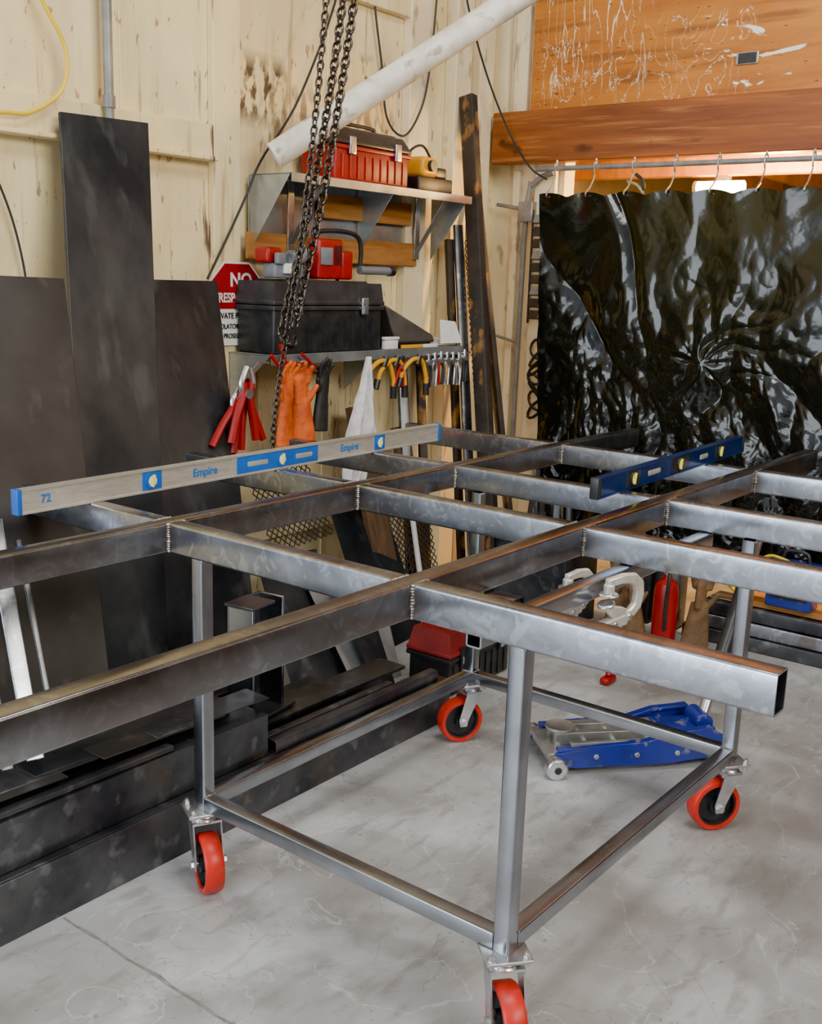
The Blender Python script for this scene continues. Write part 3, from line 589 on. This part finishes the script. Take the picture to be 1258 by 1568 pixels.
b=MB(); b.cyl((2.43,3.238,2.05),(2.43,3.238,3.7),.017,conduit); b.cyl((2.43,3.238,2.10),(2.43,3.238,2.14),.022,conduit); b.obj("steel_conduit_pipe")
b=MB()
b.tube(crv([(4.86,3.03,2.06),(4.86,3.05,1.9),(4.86,3.055,1.6),(4.86,3.06,.9),(4.86,3.06,0.002)],6),.014,conduit); b.tube(crv([(4.86,2.90,2.10),(4.86,2.97,2.08),(4.86,3.02,2.04)],6),.014,conduit)
b.tube([(4.86,3.23,1.95),(4.86,3.05,1.92)],.010,conduit); b.tube([(4.86,3.23,1.28),(4.86,3.05,1.24)],.008,conduit); b.rbox((4.83,3.0,1.86),(4.879,3.08,1.96),conduit,r=.004)
b.obj("electrical_conduit")
b=MB()
for y in (2.865,3.0): b.tube([(4.85,y,1.35),(4.85,y,1.92)],.006,blkm)
for i in range(9):
    z=1.37+i*.060; b.box((4.845,2.86,z),(4.86,3.0,z+.005),blkm); b.slab([(4.835,2.87,z+.006),(4.835,2.925,z+.006),(4.85,2.925,z+.046),(4.85,2.87,z+.046)],.002,[conduit,plateb,plate][i%3]); b.slab([(4.835,2.935,z+.006),(4.835,2.99,z+.006),(4.85,2.99,z+.046),(4.85,2.935,z+.046)],.002,[plateb,plate,conduit][i%3])
b.obj("wall_card_rack")
b=MB()
for i in range(8):
    z0=1.22-i*.045; b.tube([(4.84+.008*cos(k/12*2*pi)+.001*i,2.92+.05*cos(k/12*2*pi+i),z0+.05*sin(k/12*2*pi)) for k in range(12)],.008,blkm,seg=6,closed=True)
b.obj("coiled_cable")
b=MB()
b.rtube((4.20,2.70,0),(4.50,3.19,2.43),.078,.05,rust,up=(1,0,0)); b.rtube((4.36,2.66,0),(4.60,3.17,1.95),.03,.03,rust)
b.rtube((4.24,2.84,0),(4.43,3.17,1.82),.05,.02,darksteel); b.rtube((4.32,2.97,0),(4.40,3.2,1.75),.04,.03,rust); b.rtube((3.92,2.98,0),(4.08,3.22,1.15),.05,.03,darksteel)
b.rtube((4.0,2.95,0),(4.2,3.2,1.15),.04,.04,rust)
b.rtube((4.48,2.75,0),(4.66,3.17,1.6),.03,.03,darksteel)
b.cyl((3.84,2.84,0),(3.90,3.02,.62),.013,whitep)
b.obj("leaning_steel_poles")
b=MB(); mesh_sheet((4.28,2.86,.5),(.11,-.02,0),(.14,.26,1.25),5,42,blkm); b.obj("perforated_strip",smooth=False)
b=MB()
b.slab([(4.12,2.28,0.001),(4.12,2.66,0.001),(4.12,2.66,.42),(4.12,2.28,.42)],.004,darksteel); b.slab([(4.42,2.28,0.001),(4.42,2.66,0.001),(4.42,2.66,.42),(4.42,2.28,.42)],.004,darksteel)
b.slab([(4.12,2.28,0.001),(4.42,2.28,0.001),(4.42,2.28,.42),(4.12,2.28,.42)],.004,plate); b.slab([(4.12,2.66,0.001),(4.42,2.66,0.001),(4.42,2.66,.42),(4.12,2.66,.42)],.004,plate); b.box((4.12,2.28,.001),(4.42,2.66,.006),plate)
for i in range(9):
    x=4.17+random.random()*.2; y=2.34+random.random()*.26; b.rtube((x,y,.01),(x+random.uniform(-.04,.06),y+random.uniform(-.06,.04),.5+random.random()*.25),.03,.025,[darksteel,rust,steel2][i%3],rad=.003,t=.003)
b.obj("scrap_steel_bin")

# ---------------------------------------------------------------- curtain
b=MB(); nu,nv=400,360; Y0,Y1,Z0,Z1=2.86,1.05,1.985,.32
hooks=[2.815,2.60,2.40,2.19,1.985,1.775,1.57,1.36,1.16]
vs=[]
def nz(x,y,z): return noise.noise(V((x,y,z)))
def cr(x,y,z,k=2.6,p=3): return max(0,1-abs(nz(x,y,z))*k)**p
def ab(x,y,z): return sqrt(nz(x,y,z)**2+.0005)
for j in range(nv+1):
    t=j/nv
    for i in range(nu+1):
        s=i/nu; y=Y0+(Y1-Y0)*s-.10*t*(1-s); z=Z0-(Z0-Z1)*t
        dh=min(abs(y-h) for h in hooks); sag=.020*min(1,(dh/.1))**2
        z-=sag*(1-t)**3
        u=Y0-y; v=Z0-z
        wu=u+.09*nz(u*2.2,v*2.2,8); wv=v+.09*nz(u*2.2,v*2.2,28)
        x=.005*cos((y-2.815)/.21*2*pi)*exp(-t*8)
        x+=.03*nz(u*1.3+3,v*.7,1.3)
        a=radians(27); p=wu*cos(a)-wv*sin(a); q=wu*sin(a)+wv*cos(a); wl=max(0,1-abs(u-.35)/.45)
        x+=.034*cr(p*2.4+11,q*.35,1.3,4.5,1.5)*(.05+wl)
        m_=min(1,.2+t*1.1)
        x-=.050*ab(p*3.4,q*1.1,5.1)*m_
        a=radians(-35); p=wu*cos(a)-wv*sin(a); q=wu*sin(a)+wv*cos(a)
        x-=.042*ab(p*3.6,q*1.5,9.7)*m_
        x-=.026*ab(wu*7.5,wv*5,3.3)*min(1,.1+t*1.2)
        x-=.012*ab(wu*16,wv*12,7.7)*min(1,max(0,t*1.6-.1))
        x-=.005*ab(wu*32,wv*27,17.7)*min(1,max(0,t*1.6-.4))
        dx=y-1.95; dz=z-1.224; rr=hypot(dx,dz); an=atan2(dz,dx)+1.1*nz(u*3,v*3,2)
        x+=.018*cr(cos(an)*1.8+7,sin(an)*1.8,rr*3,3,1.5)*exp(-(rr/.30)**2)*min(1,rr*10)
        vs.append((4.70+x-.03,y+.010*nz(u*5,v*5,4),z))
b.add(vs,[(j*(nu+1)+i,j*(nu+1)+i+1,(j+1)*(nu+1)+i+1,(j+1)*(nu+1)+i) for j in range(nv) for i in range(nu)],curt)
b.obj("welding_curtain",angle=180)
b=MB(); b.cyl((4.745,2.93,2.105),(4.745,-2.5,2.105),.012,conduit)
for y in hooks:
    b.tube(crv([(4.745,y,2.13),(4.728,y,2.118),(4.73,y,2.085),(4.735,y,2.06),(4.70,y,2.01),(4.665,y,1.985),(4.66,y,1.97),(4.67,y,1.965)],5),.004,zinc,seg=6)
    b.lathe((4.745,y,2.118),(0,1,0),[(.016,-.004),(.02,0),(.016,.004),(.0155,0),(.016,-.004)],zinc,seg=16); b.cyl((4.745,y,2.12),(4.745,y,2.144),.005,zinc,seg=8)
b.obj("curtain_rail")
b=MB(); b.tube(crv([(4.69,2.36,2.06),(4.68,2.32,2.03),(4.66,2.30,1.99)],5),.008,blkm); b.tube(crv([(4.69,2.40,2.03),(4.67,2.34,2.01),(4.66,2.30,1.97)],5),.006,zinc); b.obj("curtain_clip")
b=MB(); em=M("lamp_glow",(1,.9,.7),rough=.5,emit=(1,.85,.5,40)); b.cyl((5.65,2.47,2.08),(5.65,2.22,2.08),.034,em,seg=20); b.cyl((5.65,2.49,2.08),(5.65,2.47,2.08),.038,zinc); b.box((5.62,2.3,2.112),(5.68,2.36,2.1395),zinc)
b.obj("shop_lamp")
l=bpy.data.lights.new("warm_lamp",'POINT'); l.energy=200; l.color=(1,.60,.20); l.shadow_soft_size=.08; lo=bpy.data.objects.new("warm_lamp_light",l); lo.location=(5.35,1.95,1.98); scene.collection.objects.link(lo)

# ---------------------------------------------------------------- right-hand floor stack and welder
b=MB()
for k,z in enumerate((.032,.094,.156)):
    for i in range(3): b.rtube((4.50+i*.065+k*.015,.1,z),(4.50+i*.065+k*.015,1.85-.04*k,z),.06,.06,steel if (i+k)%2 else darksteel,rad=.005)
b.obj("steel_tube_stack")
b=MB(); b.box((4.53,.1,.19),(4.72,1.60,.215),wood); b.obj("wood_board",bevel=.002)
b=MB(); b.rbox((4.50,1.30,.216),(4.60,1.50,.42),jackblue,r=.01); b.rbox((4.494,1.32,.26),(4.50,1.48,.40),blk,r=.003)
for y in (1.36,1.44): b.cyl((4.480,y,.37),(4.5,y,.37),.014,blk); b.cyl((4.482,y,.30),(4.5,y,.30),.012,yel)
b.tube(crv([(4.56,1.34,.42),(4.56,1.36,.46),(4.56,1.44,.46),(4.56,1.46,.42)],6),.008,blk); b.obj("blue_welder")
b=MB()
for i in range(4): b.tube([(4.50+.01*i,1.60+.06*cos(k/16*2*pi)+.01*i,.31+.07*sin(k/16*2*pi)) for k in range(16)],.006,yelcord,seg=6,closed=True)
b.tube(crv([(4.5,1.56,.37),(4.48,1.5,.44),(4.47,1.42,.44),(4.46,1.3,.40),(4.48,1.1,.38)],8),.006,yelcord); b.obj("coiled_yellow_cord")

toolbox("red_black_toolbox",(3.12,2.19,0.0005),(3.56,2.40,.25),blk,dred,blk,dred,lidh=.36,topin=.02)
b=MB()
for i in range(5): b.tube(crv([(3.22+.02*i,2.26,.266),(3.26+.03*i,2.24,.287+.01*sin(i)),(3.36,2.28+.01*i,.29),(3.40,2.34,.266)],6),.004,redp,seg=6)
b.obj("red_cable_bundle")
b=MB(); c=(4.31,1.87,0); b.lathe(c,(0,0,1),[(0,.001),(.050,.001),(.054,.01),(.054,.24),(.045,.28),(.022,.30),(.02,.32),(0,.32)],redp,seg=32)
b.cyl((4.31,1.87,.32),(4.31,1.87,.35),.018,zinc); b.tube([(4.31,1.87,.35),(4.25,1.90,.36)],.007,blk); b.tube(crv([(4.31,1.87,.34),(4.26,1.84,.32),(4.245,1.84,.21),(4.25,1.84,.08)],6),.008,blk)
b.obj("fire_extinguisher")
glove("leather_welding_glove",4.32,2.10,.215,1.05,brownlea,rot=-1.1); glove("leather_welding_glove",4.33,1.72,.215,1.0,brownlea,rot=-1.2,flip=-1,tilt=.05); glove("leather_welding_glove",4.26,2.00,.175,.85,brownlea,rot=-1.,flip=-1,tilt=-.1)
b=MB()
for (x,y,z,h,m_) in ((4.56,2.10,0,.33,blk),(4.56,1.96,0,.30,darksteel)): b.rbox((x-.05,y-.06,z+.001),(x+.06,y+.06,z+h),m_,r=.012); b.rbox((x-.055,y-.065,z+h-.03),(x+.065,y+.065,z+h-.015),blk,r=.006)
b.obj("stacked_parts_bins")

# ---------------------------------------------------------------- floor jack
b=MB(); o=V((2.90,1.66,0)); d=V((.52,-.47,0)); ang=atan2(d.y,d.x)
T=Matrix.Translation(o)@Matrix.Rotation(ang,4,'Z')
alum=M("jack_alloy",(.55,.54,.50),(.38,.37,.34),rough=.35,metal=.7,scale=15)
for s in (-1,1):
    y=s*.115
    prof=[(.02,.030),(.10,.022),(.40,.022),(.52,.035),(.62,.05),(.63,.10),(.56,.135),(.44,.125),(.34,.095),(.10,.085),(.02,.075)]
    b.prism([T@V((px,y,pz)) for px,pz in prof],T.to_3x3()@V((0,-s*.010,0)),jackblue)
    b.prism([T@V((px,y,pz)) for px,pz in ((.03,.08),(.34,.092),(.44,.122),(.56,.132),(.56,.142),(.43,.132),(.33,.102),(.03,.09))],T.to_3x3()@V((0,-s*.03,0)),jackblue)
    b.lathe(T@V((.02,s*.135,.036)),T.to_3x3()@V((0,1,0)),[(0,-.02),(.03,-.02),(.036,-.014),(.036,.014),(.03,.02),(0,.02)],zinc,seg=28)
    b.lathe(T@V((.02,s*.135,.036)),T.to_3x3()@V((0,1,0)),[(0,-.023),(.012,-.023),(.012,.023),(0,.023)],blk,seg=16)
    b.lathe(T@V((.58,s*.09,.022)),T.to_3x3()@V((0,1,0)),[(0,-.012),(.018,-.012),(.022,-.008),(.022,.008),(.018,.012),(0,.012)],zinc,seg=20)
    for px in (.16,.30,.44,.54): b.cyl(T@V((px,y+s*.004,.06)),T@V((px,y-s*.004,.06)),.010,zinc,seg=6)
    b.box((.04,s*.035-.012,.075),(.40,s*.035+.012,.115),alum,T=T)
    b.box((.08,s*.085-.008,.085),(.44,s*.085+.008,.10),alum,T=T)
b.box((.0,-.11,.055),(.06,.11,.075),alum,T=T); b.cyl(T@V((.02,-.14,.036)),T@V((.02,.14,.036)),.009,zinc)
for px in (.14,.24,.36,.47): b.cyl(T@V((px,-.114,.085)),T@V((px,.114,.085)),.009,zinc,seg=14)
b.lathe(T@V((.07,0,.1)),(0,0,1),[(0,0),(.035,0),(.05,.018),(.05,.026),(.04,.022),(0,.022)],alum,seg=24)
b.rbox((.40,-.06,.05),(.60,.06,.12),jackblue,r=.012,T=T); b.cyl(T@V((.56,-.05,.13)),T@V((.56,.05,.13)),.03,jackblue)
b.box((.46,-.1,.028),(.62,.1,.036),jackblue,T=T)
h0=T@V((.57,0,.12)); h1=V((3.60,1.30,.42)); b.cyl(h0,h0.lerp(h1,.9),.02,zinc); b.cyl(h0.lerp(h1,.55),h1+(h1-h0)*.6,.026,blk)
b.cyl(h1+(h1-h0)*.6,h1+(h1-h0)*.95,.017,zinc)
b.obj("floor_jack",bevel=.0015)
b=MB(); b.rbox((3.66,1.80,.001),(3.74,1.84,.03),redp,r=.01); b.cyl((3.70,1.82,.03),(3.72,1.83,.07),.012,redp); b.obj("red_hand_tool")

# ---------------------------------------------------------------- lights / world / camera
w=bpy.data.worlds.new("world"); scene.world=w; w.use_nodes=True; N=w.node_tree.nodes; L=w.node_tree.links; bg=N["Background"]
tc=N.new("ShaderNodeTexCoord"); dp=N.new("ShaderNodeVectorMath"); dp.operation='DOT_PRODUCT'; dp.inputs[1].default_value=V((-.88,.35,.25)).normalized()
L.new(tc.outputs["Generated"],dp.inputs[0])
mr=N.new("ShaderNodeValToRGB"); L.new(dp.outputs["Value"],mr.inputs[0])
e=mr.color_ramp.elements; e[0].position=0; e[0].color=(.15,.125,.10,1); e[1].position=.85; e[1].color=(1.8,1.98,2.2,1)
x=mr.color_ramp.elements.new(.45); x.color=(.27,.26,.24,1)
L.new(mr.outputs[0],bg.inputs[0]); bg.inputs[1].default_value=.75
def area(name,loc,tgt,sx,sy,e,col):
    l=bpy.data.lights.new(name,'AREA'); l.shape='RECTANGLE'; l.size=sx; l.size_y=sy; l.energy=e; l.color=col
    o=bpy.data.objects.new(name,l); o.location=loc; o.rotation_euler=(V(tgt)-V(loc)).to_track_quat('-Z','Y').to_euler(); scene.collection.objects.link(o)
area("door_daylight",(-2.6,2.2,1.7),(2.6,1.5,.6),3.0,2.6,190,(.86,.93,1))
area("wall_fill_light",(1.4,-3.4,3.9),(3.0,3.0,1.5),4,1.6,360,(1,.94,.82))  # added fill lamp, raised to brighten the wall but not the beam faces
area("overhead_area_light",(2.0,.8,4.6),(2.4,1.8,0),1.8,1.0,105,(1,.98,.95))  # soft area lamp added high overhead, aimed down
cd=bpy.data.cameras.new("camera"); cam=bpy.data.objects.new("camera",cd); scene.collection.objects.link(cam)
cd.sensor_fit='VERTICAL'; cd.sensor_height=24; cd.sensor_width=19.25; cd.lens=1636.6/1568*24; cd.clip_start=.02
R=V((.6144,-.7884,.0323)); U=V((.1494,.1565,.9763)); F=V((.7747,.5950,-.2139))
cam.matrix_world=Matrix(((R.x,U.x,-F.x,0),(R.y,U.y,-F.y,0),(R.z,U.z,-F.z,1.56),(0,0,0,1)))
scene.camera=cam
try:
    scene.view_settings.view_transform='AgX'; scene.view_settings.look='AgX - Punchy'; scene.view_settings.exposure=.5
except Exception: pass
